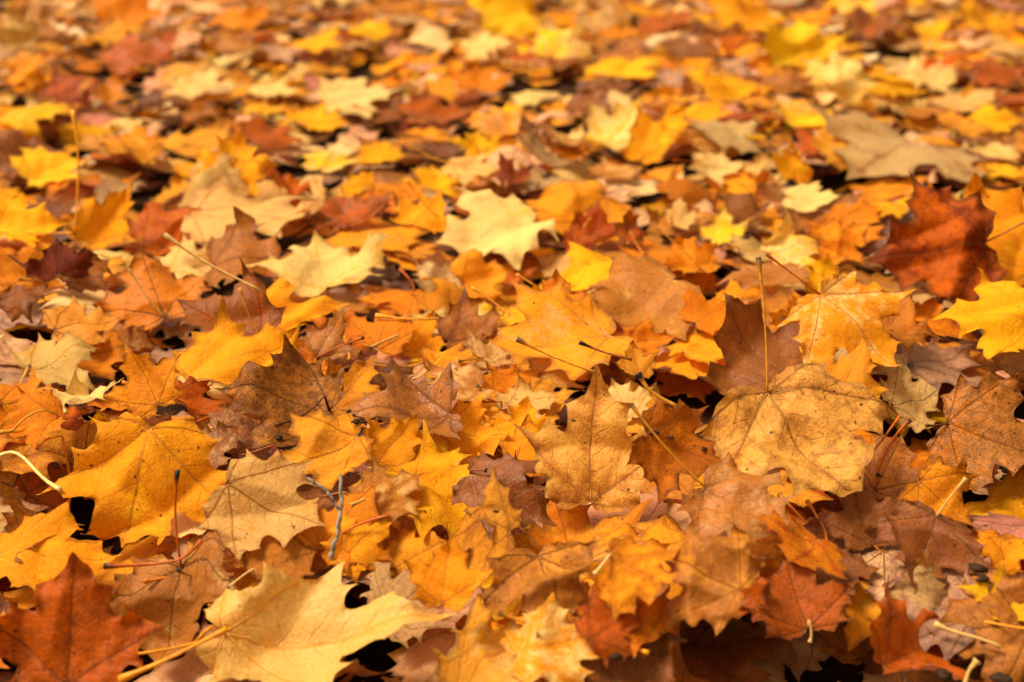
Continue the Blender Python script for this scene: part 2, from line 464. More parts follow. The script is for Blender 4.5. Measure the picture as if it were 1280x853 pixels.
def smooth_z(W, tris, it=2, lam=.5, fix=None):
    n = len(W); e = np.concatenate([tris[:, [0, 1]], tris[:, [1, 2]], tris[:, [2, 0]]]); e = np.concatenate([e, e[:, ::-1]])
    deg = np.bincount(e[:, 0], minlength=n).astype(float) + 1e-9
    z = W[:, 2].copy()
    for _ in range(it):
        av = np.bincount(e[:, 0], weights=z[e[:, 1]], minlength=n) / deg
        z = z + lam * (av - z)
    W[:, 2] = z
    return W

# ------------------------------------------------------------------ the ground
def build_ground():
    ys = np.concatenate([np.arange(-1.5, .3, .3), np.arange(.3, 6, .05), np.array([6, 9, 12, 20, 40, 80, 160, 300])])
    xs = np.concatenate([-np.array([300, 120, 50, 20, 8, 4.5])[::1], np.arange(-3.4, 3.45, .05), np.array([4.5, 8, 20, 50, 120, 300])])
    X, Yg = np.meshgrid(xs, ys)
    fade = np.clip((6.0 - Yg) / 1.5, 0, 1) * np.clip((4.0 - np.abs(X)), 0, 1)
    Z = ground_z(X, np.maximum(Yg, .3)) * np.where(Yg < 3, 1, fade) - .004
    P = np.stack([X, Yg, Z], -1).reshape(-1, 3); nx, ny = len(xs), len(ys)
    i = np.arange(nx * ny).reshape(ny, nx)
    T = np.concatenate([np.stack([i[:-1, :-1], i[:-1, 1:], i[1:, 1:]], -1).reshape(-1, 3), np.stack([i[:-1, :-1], i[1:, 1:], i[1:, :-1]], -1).reshape(-1, 3)])
    o = add_obj('ground', mesh_from('ground', P, T, M_SOIL)); o['kind'] = 'structure'
    o['label'] = 'dark damp soil under the carpet of fallen leaves'; o['category'] = 'ground'
build_ground()

# ------------------------------------------------------------------ the mass of litter under and behind the leaves one can pick out
MIXC = ['AO', 'BN', 'OR', 'N', 'GA', 'YG', 'R', 'PB', 'BA', 'D', 'TB', 'CP', 'AB', 'O', 'NK', 'Y']
def weights(y):
    near = np.array([12, 11, 9, 6, 9, 4, 6, 7, 12, 2, 3, 3, 11, 7, 2, 3.]); far = np.array([12, 6, 3, 3, 16, 13, 1.5, 10, 9, .7, 3, 11, 12, 4, .5, 9.])
    f = min(1, max(0, (y - .8) / .9)); q = near * (1 - f) + far * f
    return q / q.sum()

def build_litter():
    rng = np.random.default_rng(5)
    lib_mid = [leaf_shape(rng, .07, torn=k % 4 == 3) for k in range(8)]; lib_low = [leaf_shape(rng, .105, jit=.024, torn=k % 3 == 2) for k in range(10)]
    spots = []
    y = .40
    while y < 5.5:
        wd = .76 * y + .40
        dens = 880 if y < 1.0 else (560 if y < 3.2 else 200)
        dy = .05
        n = rng.poisson(dens * wd * dy)
        for _ in range(n): spots.append((rng.uniform(-wd / 2, wd / 2), y + rng.uniform(0, dy)))
        y += dy
    rng.shuffle(spots)
    Ps, Ts, At, off = [], [], [], 0
    for x, y in spots:
        sh = lib_mid[rng.integers(8)] if y < 1.3 else lib_low[rng.integers(10)]
        k = rng.uniform(0, 1)
        bends = [(rng.uniform(0, 6.28), rng.uniform(.8, 3.4 if y > 1.15 else 2.2) * rng.choice([-1, 1, 1]), rng.uniform(0, .35)) for _ in range(int(rng.integers(1, 4)))]
        P = deform(sh, rng, rng.uniform(-.15, .3), rng.uniform(-.2, .2), rng.uniform(-.25, .35), rng.uniform(-.6, .5), .18, .12, bends, rng.uniform(.02, .08))
        L = np.clip(rng.normal(.050 if y < 1.0 else .060, .012), .028, .085)
        N, Yd, Xd = frame(rng.normal(.10, .30) if y > 1.15 else rng.normal(.04, .18), rng.normal(0, .30 if y > 1.15 else .16), rng.uniform(0, 6.28))
        if rng.uniform() < .35: N, Xd = -N, -Xd
        W = settle(P, L, np.array([x, y, 0.]), N, Yd, Xd, 60, .45)
        W = smooth_z(W, sh['t'], 1)
        splat(W, 1)
        cc = MIXC[rng.choice(16, p=weights(y))]
        a = blade_attrs(sh, colours(cc, rng), rng.uniform())
        Ps.append(W); Ts.append(sh['t'] + off); At.append(a); off += len(W)
    attrs = {k: (At[0][k][0], np.concatenate([a[k][1] for a in At])) for k in At[0]}
    o = add_obj('leaf_litter', mesh_from('leaf_litter', np.concatenate(Ps), np.concatenate(Ts), M_BLADE, attrs))
    o['kind'] = 'stuff'; o['category'] = 'leaf litter'
    o['label'] = 'deep mixed litter of fallen brown, orange and yellow maple leaves'
    return len(spots)
N_LITTER = build_litter()

# ------------------------------------------------------------------ the leaves one can pick out
GROUP = 'fallen maple leaves carpeting the ground'
LEAVES = []          # dict(root, refname, label, code, centre, top)

def stem_mesh(path, rad0, col, tipdark, rng):
    n = len(path); t = np.linspace(0, 1, n)
    rad = rad0 * (1.25 - .45 * np.sin(np.clip(t * 1.2, 0, 1) * math.pi) ** .8) ; rad[t > .86] *= 1.0 + .7 * np.clip((t[t > .86] - .86) / .10, 0, 1)
    c = np.tile(col, (n, 1)); d = np.array([.010, .007, .006])
    k = np.clip((t - (1 - tipdark)) / .06, 0, 1)[:, None] if tipdark > 0 else np.zeros((n, 1))
    return tube(path, rad, c * (1 - k) + d * k)

def add_leaf(px=None, base=None, tip=None, wpx=None, head=0., tilt=10., roll=0., code='AO', opts=None, label=None, ref=None, xyz=None, L=None, seed=0):
    o = opts or {}
    rng = np.random.default_rng(1000 + seed)
    tl, rl = math.radians(tilt), math.radians(roll)
    flip = o.get('fl', 0)
    view = None
    def place(c):
        if base is not None:
            N, _, _ = frame(tl, rl, 0.)
            def onplane(q):
                d = ray(*q); return EYE + d * (((c - EYE) @ N) / (d @ N))
            b = onplane(base); e = onplane(tip); v = e - b; L_ = np.linalg.norm(v); Yd = v / L_; L_ /= 1.06
            return b, L_, N, Yd, np.cross(Yd, N), L_ / np.linalg.norm(c - EYE) * FPX
        if px is not None:
            dist = np.linalg.norm(c - EYE); L_ = float(np.clip(wpx / FPX * dist / 1.3, .03, .14))
            N, Yd, Xd = frame(tl, rl, math.radians(head)); return c - Yd * L_ * .38, L_, N, Yd, Xd, wpx / 1.3
        N, Yd, Xd = frame(tl, rl, math.radians(head)); return c, L, N, Yd, Xd, L * FPX / np.linalg.norm(c - EYE)
    if base is not None:
        base = np.array(base, float); tip = np.array(tip, float); cpx = base * .55 + tip * .45
        want = (base + tip) / 2
    else: cpx = px; want = None if px is None else np.array(px, float)
    if cpx is not None: c = hit_pile(*cpx); view = ray(*cpx)
    else: c = np.array(xyz, float)
    b, L, N, Yd, Xd, size_px = place(c)
    if flip: N, Xd = -N, -Xd
    res = .028 if size_px > 95 else (.04 if size_px > 60 else (.06 if size_px > 34 else .085))
    sh = leaf_shape(rng, res, o.get('w', rng.uniform(.82, .98)) * .9, o.get('j', .02), torn=(label is None and rng.uniform() < .22))
    bends = []
    if 'b' in o: bends.append((math.radians(o['b'][0]), o['b'][1], o['b'][2]))
    if 'b2' in o: bends.append((math.radians(o['b2'][0]), o['b2'][1], o['b2'][2]))
    if not bends and not o.get('flat') and rng.uniform() < .95:
        for _ in range(rng.integers(1, 3) if base is not None else rng.integers(2, 4)):
            bends.append((rng.uniform(0, 6.28), rng.uniform(.6, 1.7 if base is not None else 2.8) * (-1 if rng.uniform() < .45 else 1), rng.uniform(.2 if base is not None else .05, .45)))
    P = deform(sh, rng, o.get('f', rng.uniform(-.08, .22)), o.get('c', rng.uniform(-.18, .12)), o.get('cup', rng.uniform(-.12, .18)), o.get('tc', rng.uniform(-.7, .55)),
               o.get('q', rng.uniform(.16, .30)) * (-1 if flip else 1), o.get('r', rng.uniform(.07, .16)), bends, o.get('cr', rng.uniform(.03, .09)))
    pct = o.get('pct', 66 if abs(tilt) < 20 else (82 if tilt < 30 else 93))
    sag = o.get('sag', .25 if abs(tilt) < 20 else .0)
    press = 1.0 if tilt < 30 else .4        # steep leaves stand in the litter, flat ones slide under what towers over them
    if view is not None:                        # find how high it comes to rest, then size it for that distance
        for it in range(3):
            W = settle(P, L, b, N, Yd, Xd, pct, sag, view, press)
            i0, i1 = sh['chains'][0][0], sh['chains'][0][-1]
            got = (np.array(project(W[i0])[:2]) + np.array(project(W[i1])[:2])) / 2 if base is not None else np.array(project(W.mean(0))[:2])
            if it == 2: break
            err = np.clip(want - got, -40, 40); dep = (W.mean(0) - EYE) @ FWD
            c = EYE + view * (dep / (view @ FWD)) if it == 0 else c
            if base is not None: base = base + err; tip = tip + err; c = c + (RGT * err[0] - UPV * err[1]) * dep / FPX
            else: c = c + (RGT * err[0] - UPV * err[1]) * dep / FPX
            b, L, N, Yd, Xd, size_px = place(c)
            if flip: N, Xd = -N, -Xd
        if label is not None:                   # a leaf one can see whole lies on top of what was there before it
            for _ in range(14):
                if clear_view(W) > (.93 if tilt > 20 else .8): break
                W = W - view * .005
    else: W = settle(P, L, b, N, Yd, Xd, pct, sag, view)
    W = smooth_z(W, sh['t'], 7 if res < .05 else 3)
    splat(W, 0 if res < .06 and L * res < .006 else 1)
    cols = colours(code, rng, o.get('sp')); cols = list(cols)
    if 'pa' in o: cols[4] = o['pa']
    if 'eb' in o: cols[6] = o['eb']
    if 'gl' in o: cols[5] = o['gl']
    if 'vc' in o: cols[2] = lin(PAL[o['vc']])
    org = W[sh['chains'][0][0]].copy()
    root = bpy.data.objects.new('maple_leaf', None); COL.objects.link(root); root.location = org; root.empty_display_size = .02
    me = mesh_from('blade', W - org, sh['t'], M_BLADE, blade_attrs(sh, cols, rng.uniform()))
    blade = add_obj('blade', me, root)
    # normals for the ribs
    if size_px > 62:
        a, bb, cc = W[sh['t'][:, 0]], W[sh['t'][:, 1]], W[sh['t'][:, 2]]
        fn = np.cross(bb - a, cc - a); vn = np.zeros_like(W)
        for k in range(3): np.add.at(vn, sh['t'][:, k], fn)
        vn /= np.linalg.norm(vn, axis=1)[:, None] + 1e-12
        for ch in sh['chains']:
            if len(ch) < 4: continue
            t = np.linspace(0, 1, len(ch))
            r_ = L * (.0062 * (1 - t) ** 1.2 + .0014)
            q = W[ch] - org - vn[ch] * (r_ * (.30 if not flip else -.25))[:, None]
            vc = cols[2] * rng.uniform(.85, 1.1) * .6 + np.array(cols[0]) * .35
            pv, tv, cv = tube(q, r_, np.tile(vc, (len(ch), 1)), 5)
            add_obj('vein', mesh_from('vein', pv, tv, M_VEIN, dict(c1=('FLOAT_COLOR', cv))), blade)
    # leaf stalk
    st = o.get('s', 'auto')
    if st == 'auto': st = None if rng.uniform() < .35 else 'rand'
    if st is not None:
        b0 = org; n = 14; t = np.linspace(0, 1, n)[:, None]
        if st == 'rand':
            ln = L * rng.uniform(.45, .95)
            d = -Yd * 1.0 + Xd * rng.normal(0, .35); d[2] = max(d[2], -.05) + rng.uniform(-.10, .28); d /= np.linalg.norm(d)
            e = b0 + d * ln; mid = (b0 + e) / 2 + np.array([rng.normal(0, .12), rng.normal(0, .1), rng.uniform(-.16, .12)]) * ln
            path = (1 - t) ** 2 * b0 + 2 * t * (1 - t) * mid + t * t * e
            hh = pile_at(path); path[2:, 2] = np.maximum(path[2:, 2], hh[2:] + .0015)
        else:
            sx, sy = st[0], st[1]; bx_, by_, dep = project(b0)
            if sy > by_ + 4: e = hit_pile(sx, sy) + np.array([0, 0, .003])
            else:
                d = ray(sx, sy); e = EYE + d * ((dep - (st[3] if len(st) > 3 else .004)) / (d @ FWD))
            bow = st[2] if len(st) > 2 else .08
            ln = np.linalg.norm(e - b0); side = np.cross(e - b0, FWD); side /= np.linalg.norm(side) + 1e-9
            mid = (b0 + e) / 2 + side * bow * ln - FWD * .02 * ln
            path = (1 - t) ** 2 * b0 + 2 * t * (1 - t) * mid + t * t * e
            hh = pile_at(path)
            if sy > by_ + 4: path[1:, 2] = np.maximum(path[1:, 2], hh[1:] + .001)
        scol = lin(PAL[o.get('sc', rng.choice(list('GAORPB')))]) * .85
        pv, tv, cv = stem_mesh(path - org, max(.0006, L * .0095) * o.get('sr', 1), scol, o.get('td', rng.choice([0, .05, .10])), rng)
        add_obj('stem', mesh_from('stem', pv, tv, M_STEM, dict(c1=('FLOAT_COLOR', cv))), root)
    LEAVES.append(dict(root=root, label=label, ref=ref, code=code, c=W.mean(0), top=W[:, 2].max(), L=L, tilt=tilt, px=project(W.mean(0)), flip=flip, bent=bool(bends and max(abs(q[1]) for q in bends) > 1.3), stem=st is not None))
    return L

# base px, base py, tip px, tip py, tilt, roll, colours, options | what the leaf is called | its label
HERO = """
962 487 1068 620 34 0 MB s=948,322,-.03;sc=A;td=.1;sp=.7;pct=93;flat=1;f=-.16;tc=-.75;c=0;r=.1;cr=.07;vc=K;q=.34;eb=.4;z=110;pa=.35;w=1.0 | large mottled golden leaf | large mottled golden-brown leaf with one stalk standing straight up
1000 458 903 377 30 -5 BN s=1112,445,.05;sc=R;td=.2;sp=.5;tc=.5;c=.25;z=-20 | brown leaf with red stalk | dull brown leaf with a red black-ended stalk under the large mottled leaf
737 626 748 462 56 0 MB s=n;pct=97;f=.12;q=.3;sp=.3;z=0;eb=.3;pa=.45;w=.74 | upright tan leaf | tan-yellow leaf standing upright on its stalk with brown veins fanning upwards
1183 530 1310 572 45 -12 BO s=1158,532;sc=K;td=0;sp=.75;gl=.85;w=.95;z=30 | spotted orange-brown leaf | big orange-brown leaf peppered with black specks, its rib lying sideways
884 612 985 668 24 0 TB s=789,506,.05;sc=A;td=.06;sp=.35;gl=1;z=-40;tc=-.4;w=1.0 | leaf with the long bent stalk | greyish brown leaf with a long arched stalk ending in a black knob
812 540 905 585 52 8 O sp=.5;s=n;b=0,-1.8,.2;z=10 | orange leaf with black scabs | smooth orange leaf with dark scabs beside the upright tan leaf
1172 642 1140 735 38 0 NB s=1208,598,.05;sc=P;td=0;sp=.5;gl=.9;w=.95;z=55 | reddish brown leaf | flat reddish brown leaf with a thin bare stalk rising from its middle
1022 655 985 722 30 0 OR s=n;tc=-.9;b=-90,-1.6,.15;f=-.2;sp=.25;z=40;w=.95 | frilled orange-red leaf | frilled orange-red leaf drooping over a dark hollow
1012 800 980 700 40 4 NR s=1008,858;sc=P;td=0;sp=.45;gl=.8;w=1.05;z=-30 | wide rust-coloured leaf | wide rust-coloured leaf whose pale stalk hangs down over the leaf below
1128 735 1205 790 40 10 TK s=n;sp=.7;gl=.8;z=-10;eb=.8 | mouldy grey leaf | mouldy grey-brown scrap of leaf with blackened edge
1290 800 1160 800 32 0 NB s=n;sp=.6;z=-15;w=1.0 | speckled chestnut leaf | speckled chestnut leaf beside the patch of bare soil
1095 850 1202 788 35 15 R s=n;f=.5;b=-60,2.2,.0;sp=.2;z=30 | curled rust leaf | narrow rust leaf curled into a trough above the bare soil
930 782 828 722 44 -8 BA s=n;b=60,-1.6,.1;sp=.4;gl=.8;z=40;w=.95 | folded tan-orange leaf | tan-orange leaf bent over a ridge, with fine dark speckles
752 680 838 742 28 -12 G s=743,730;sc=C;td=0;b=100,1.4,.1;sp=.15;w=.65;z=60 | drooping golden leaf | golden strip-like leaf drooping over a hole, its pale stalk bent down
672 668 700 830 56 0 BA s=n;sp=.55;w=.78;tc=-.2;z=30;pa=.4 | big soft brown leaf | big soft tan-brown leaf with sooty blotches and a yellowish lower lobe
553 752 566 670 46 0 GA s=n;sp=.2;tc=.35;z=75;f=.15 | golden star leaf | small golden star-shaped leaf with its points curled up
286 782 548 764 30 -4 PM s=128,828,.06;sc=G;td=.04;sp=.05;q=.6;r=.14;pct=97;b=0,-1.8,.25;b2=110,-1.0,.3;z=70;vc=A;w=.47;gl=.8;pa=.36;cr=.08;eb=.1 | crumpled pale leaf | large crumpled pale tan-gold leaf with wavy lobes and a thick straw stalk
226 706 196 838 44 0 BP s=222,588;sc=R;td=.14;sp=.25;z=20;pa=.3;w=.9 | tan leaf with red stalk | soft tan leaf with a red stalk standing up to a black knob
78 858 97 692 58 0 RD s=n;sp=.6;w=.85;z=95;f=.05;pa=.3;eb=.3;flat=1;tc=0;pct=97 | flame-red leaf | flame-red leaf with dark blotches and one sharp raised point
-10 694 154 690 28 0 YG s=n;sp=.08;w=.52;z=10;vc=A | broad yellow leaf | broad smooth golden-yellow leaf lying behind the flame-red leaf
193 517 148 700 50 0 GY s=n;sp=.35;w=.86;z=0;f=-.08;vc=B;q=.2;tc=-.2;eb=.25 | large golden leaf | large clean golden leaf with thin brown veins fanning downwards
285 600 402 656 40 0 AP s=n;flat=1;sp=.15;z=35;w=.85;f=-.1 | peach-tan leaf | smooth peach-tan leaf with one long pointed lobe
70 512 153 470 32 0 CP s=84,533;sc=C;td=0;f=.3;vc=C;sp=.0;w=.7;z=8 | pale leaf with white rib | pale cream leaf turned underside up with a white midrib
72 517 0 545 30 -10 AO s=0,548,.1;sc=A;td=0;sp=.1 | smooth amber leaf | smooth amber leaf above a black hollow, with a curved orange stalk
90 574 -10 580 22 0 CY s=n;sp=.05 | thin cream leaf | thin cream-yellow leaf lying flat over the hollow
196 505 158 432 52 0 OG s=n;sp=.3;w=.8;b=90,1.2,.3 | spotted orange leaf | spotted orange leaf standing with a thin curled point
411 514 275 492 38 0 NB s=345,548;sc=K;td=0;sp=.95;gl=.7;eb=.5;w=.8 | dark mottled leaf | dark mottled brown leaf, half rotten, with a black vein
412 512 470 442 52 10 GB s=n;f=.75;sp=.45;w=.6 | V-folded amber leaf | amber leaf folded into an upright V with brown streaks
563 511 425 520 20 0 BN s=n;sp=.6;gl=1;w=.7;z=-4 | wet flat brown leaf | wet flat brown leaf with dirt and a dark straight vein
447 546 332 600 34 -8 AG s=n;sp=.12;f=.15;w=.75;z=10 | smooth apricot leaf | smooth apricot leaf with a single long rib
455 622 530 580 32 5 PB s=440,650;sc=P;td=0;sp=.15;w=.7;z=-5 | dull peach leaf | dull peach leaf with brown ribs beside the grey twig
500 640 655 560 34 0 YG s=n;sp=.12;w=.65;z=-25;vc=G | lobed yellow leaf | clear yellow leaf with rounded lobes behind the grey scrap
590 600 690 652 34 0 TN s=608,597,.0;sc=N;td=.1;sp=.8;gl=1;w=.6;z=25;eb=.7 | purplish grey leaf | purplish grey decayed leaf with black grit
640 662 560 640 44 0 AB s=n;sp=.3;w=.95;z=15 | soft ginger leaf | soft ginger-brown leaf behind the golden star leaf
400 692 470 610 40 0 OA s=487,645,.15;sc=R;td=0;sp=.15;z=-15;w=.9 | clear orange leaf | clear orange leaf with a bright red bent stalk behind the grey twig
425 715 492 655 44 0 GY s=n;sp=.15;w=.7;z=30 | small golden-yellow leaf | small golden-yellow leaf hooked over behind the crumpled pale leaf
600 478 510 500 18 0 PB s=597,482;sc=P;td=.05;sp=.25;gl=.9;w=.8 | glossy buff leaf | glossy buff leaf lying flat with white scuffs
408 352 395 300 22 0 CY s=n;sp=.0;w=1.35;vc=Y;flat=1;tc=.3;z=10 | two-tone cream and yellow leaf | cream leaf turning yellow at the front, spread flat
455 300 412 234 42 0 RN s=n;sp=.2;gl=.8;w=1.0;tc=-.5;b=-90,-1.2,.1;z=20 | maroon-red leaf | maroon-red leaf arched over a black hole
230 228 410 285 18 0 PC s=n;b=90,1.6,.0;sp=.05;w=.55;z=12 | rolled straw leaf | straw-coloured leaf rolled lengthwise into a tube
662 268 548 300 20 0 CY s=n;sp=.02;vc=C;w=.85 | ivory leaf | ivory-yellow leaf with one drawn-out point
755 232 675 290 26 0 AG s=n;sp=.35;w=.85 | ochre leaf with midrib | ochre leaf with a ginger midrib and a scalloped edge
1234 305 1082 325 56 -8 RD s=1290,272,-.04;sc=N;td=0;sp=.5;w=.92;tc=-.35;z=6;gl=.5;pa=.5;r=.1;flat=1;pct=97 | dark red upright leaf | dark red leaf standing upright with darker blotches
1292 330 1218 228 46 0 YG s=n;sp=.3;vc=B;w=.9;z=-25 | yellow leaf behind the dark red one | mottled yellow leaf standing behind the dark red upright leaf
1150 180 1060 225 14 0 TN s=n;sp=.15;gl=1;w=1.2;b=-90,-1.4,.1 | large lilac-brown leaf | large lilac-brown leaf arching over a black gap
1027 368 1120 462 38 5 GC s=958,318,.0;sc=R;td=.04;sp=.35;f=-.15;vc=B;w=.8;z=20 | veined yellow-buff leaf | yellow-buff leaf with strong brown veins and a slender red stalk
1290 410 1170 395 30 0 YG s=n;sp=.08;vc=G;w=.85;z=8 | plain yellow leaf | plain rounded yellow leaf next to the spotted orange-brown leaf
1250 372 1100 384 16 0 TN s=n;sp=.2;gl=.9;w=.6;z=-70 | flat grey-brown leaf | flat grey-brown leaf below the dark red upright leaf
995 85 1000 20 50 0 YL s=n;sp=.05;vc=G | lemon star leaf | lemon-yellow leaf standing up like a star among tan leaves
1040 128 1058 72 44 0 CY s=n;sp=.0 | crinkled cream-yellow leaf | crinkled cream-yellow leaf leaning on the lemon star leaf
755 178 800 122 40 0 CY s=n;sp=.0;f=.3;w=.8 | folded pale yellow leaf | pale yellow leaf folded upright like a wing
800 188 862 118 42 0 LG s=n;sp=.05;w=.55;f=.3 | yellow blade-shaped leaf | narrow greenish yellow leaf leaning beside the folded pale leaf
408 128 503 120 16 0 C s=n;sp=.0;flat=1;vc=P | flat cream leaf | flat cream leaf with a toothed end beside brick-red leaves
285 240 300 165 48 0 YG s=n;sp=.05;w=.75 | raised yellow leaf | vivid yellow leaf with one point raised like a flame
165 205 168 138 46 0 OA s=138,155;sc=B;td=.05;sp=.1;w=.8 | raised orange leaf | plain orange leaf with a single raised point
35 230 112 200 22 0 YL s=n;sp=.08 | yellow leaf under the thin pale stalk | lemon-yellow leaf with a grey speck beside a thin upright stalk
110 300 165 232 48 8 YG s=n;f=.4;sp=.05;w=.6 | tall folded yellow leaf | tall folded yellow leaf beside a curled brown one
-10 300 85 275 30 0 YG s=95,292,.02;sc=G;td=.05;sp=.05 | deep yellow leaf | deep yellow leaf with a horizontal stalk over the dark maroon leaf
75 345 70 297 50 0 D s=n;sp=.4;w=1.2;gl=.6 | dark maroon leaf | dark maroon leaf with a crimped upper edge
205 395 175 312 38 0 BO s=160,335,.05;sc=P;td=.05;sp=.4;w=.95 | ginger-brown leaf | ginger-brown leaf with star veins and a short pale stalk
70 420 150 390 28 0 BA s=n;sp=.3 | buff-orange leaf | buff-orange leaf with a lifted scalloped edge
325 420 225 378 32 0 NR s=300,360;sc=A;td=0;sp=.45;w=.9 | coarse russet leaf | coarse russet leaf in front of the long pale stalk
240 470 375 412 28 -6 YG s=n;sp=.1;b=-60,-1.5,.1;w=.75 | long yellow leaf | long golden-yellow leaf with a shadowed hollow beneath
290 405 430 378 22 0 YG s=n;f=.25;sp=.05;w=.6;z=2 | thin yellow fold | thin yellow leaf folded along its rib
395 445 430 388 44 0 BP s=455,422,.05;sc=R;td=.06;gl=1;q=.5;r=.14;sp=.1;w=.7;z=4 | shiny copper leaf | shiny wrinkled copper leaf, dried and puckered
470 440 490 380 40 0 OG s=n;sp=.15;w=.8 | amber-orange leaf | amber-orange leaf next to the shiny copper leaf
790 312 655 318 14 0 Y s=n;sp=.05;w=.5;vc=G;z=4 | horizontal yellow strip leaf | sunny yellow leaf seen edge-on like a strip
700 388 695 328 46 0 OR s=n;sp=.1;w=.9;z=6 | clear tangerine leaf | clear tangerine leaf below the yellow strip leaf
880 340 845 290 44 0 OG s=822,285,-.02;sc=A;td=.05;sp=.1;w=.85 | orange leaf with slanting stalk | orange-yellow leaf with a slanting orange stalk in front
845 345 745 392 22 0 PB s=n;sp=.3;gl=.7 | buff mottled leaf | buff mottled leaf arched over a red-lined hollow
995 338 900 350 16 0 TB s=n;sp=.25;gl=.9;w=.6 | glossy taupe leaf | glossy taupe leaf with dark midrib
783 400 850 392 40 0 OR s=n;sp=.2;w=.6 | small fiery leaf | small fiery orange-red leaf inside a hollow
760 405 600 438 16 0 PG s=n;sp=.2;w=.75 | long biscuit leaf | long biscuit-coloured leaf with a clear rib lying flat
870 395 920 360 34 0 GO s=n;sp=.15 | golden leaf behind the brown one | golden-orange leaf just behind the brown red-stalked leaf
40 470 120 430 24 0 PA s=0,420,.05;sc=C;td=0;sp=.2 | buff leaf over dark gap | buff leaf bridging a dark gap with a pale stalk
800 470 790 425 46 0 AO s=n;sp=.15;w=.8 | apricot upright leaf | bright apricot leaf wedged upright beside the long biscuit leaf
790 520 765 475 40 0 CP s=n;sp=.05;w=.9 | pale apricot leaf | pale apricot leaf tucked behind the upright tan leaf
1090 620 1130 540 42 0 NB s=1138,525,.2;sc=R;td=.06;sp=.5;w=.8;z=-10 | umber leaf | umber leaf with a hooked red stalk between the two biggest leaves
1150 600 1215 660 44 0 OG s=n;sp=.1;w=.9;z=-25;r=.12 | clean orange leaf | clean orange leaf with a rolled frill under the spotted leaf
1090 680 1060 600 40 0 N s=n;sp=.3;w=.8;z=-30 | dim chestnut leaf | dim chestnut leaf lying in shade under the mottled golden leaf
1250 664 1258 724 36 0 GB s=n;sp=.2;w=.95 | small ribbed tan leaf | small tan leaf with pale ribs next to black debris
1290 755 1200 735 24 0 YL s=n;sp=.03;w=.6;z=12 | little yellow leaf tip | little yellow leaf tip beside the black debris
1120 795 1000 790 26 0 GA s=n;sp=.3;w=.6;z=-40 | ochre sliver leaf | ochre leaf showing as a sliver beneath the wide rust leaf
735 815 805 765 40 0 R s=n;sp=.2;z=-10 | red-brown hollow leaf | red-brown leaf down inside the hollow by the folded tan-orange leaf
640 840 775 800 36 0 CG s=n;sp=.05;r=.1;z=60;w=.7 | pale yellow ragged leaf | pale yellow ragged leaf lapping the big soft brown leaf
560 850 680 800 38 0 PA s=n;sp=.2;w=.8;z=65 | pinkish buff leaf | pinkish buff leaf with a smooth swollen edge
830 745 720 760 34 0 O s=n;sp=.2;z=0;w=.8 | rounded orange leaf | rounded orange leaf under the drooping golden leaf
880 680 960 745 38 0 RO s=n;sp=.6;z=-10;w=.85 | blackened rust leaf | rust-orange leaf with black streaks and a tall point
"""

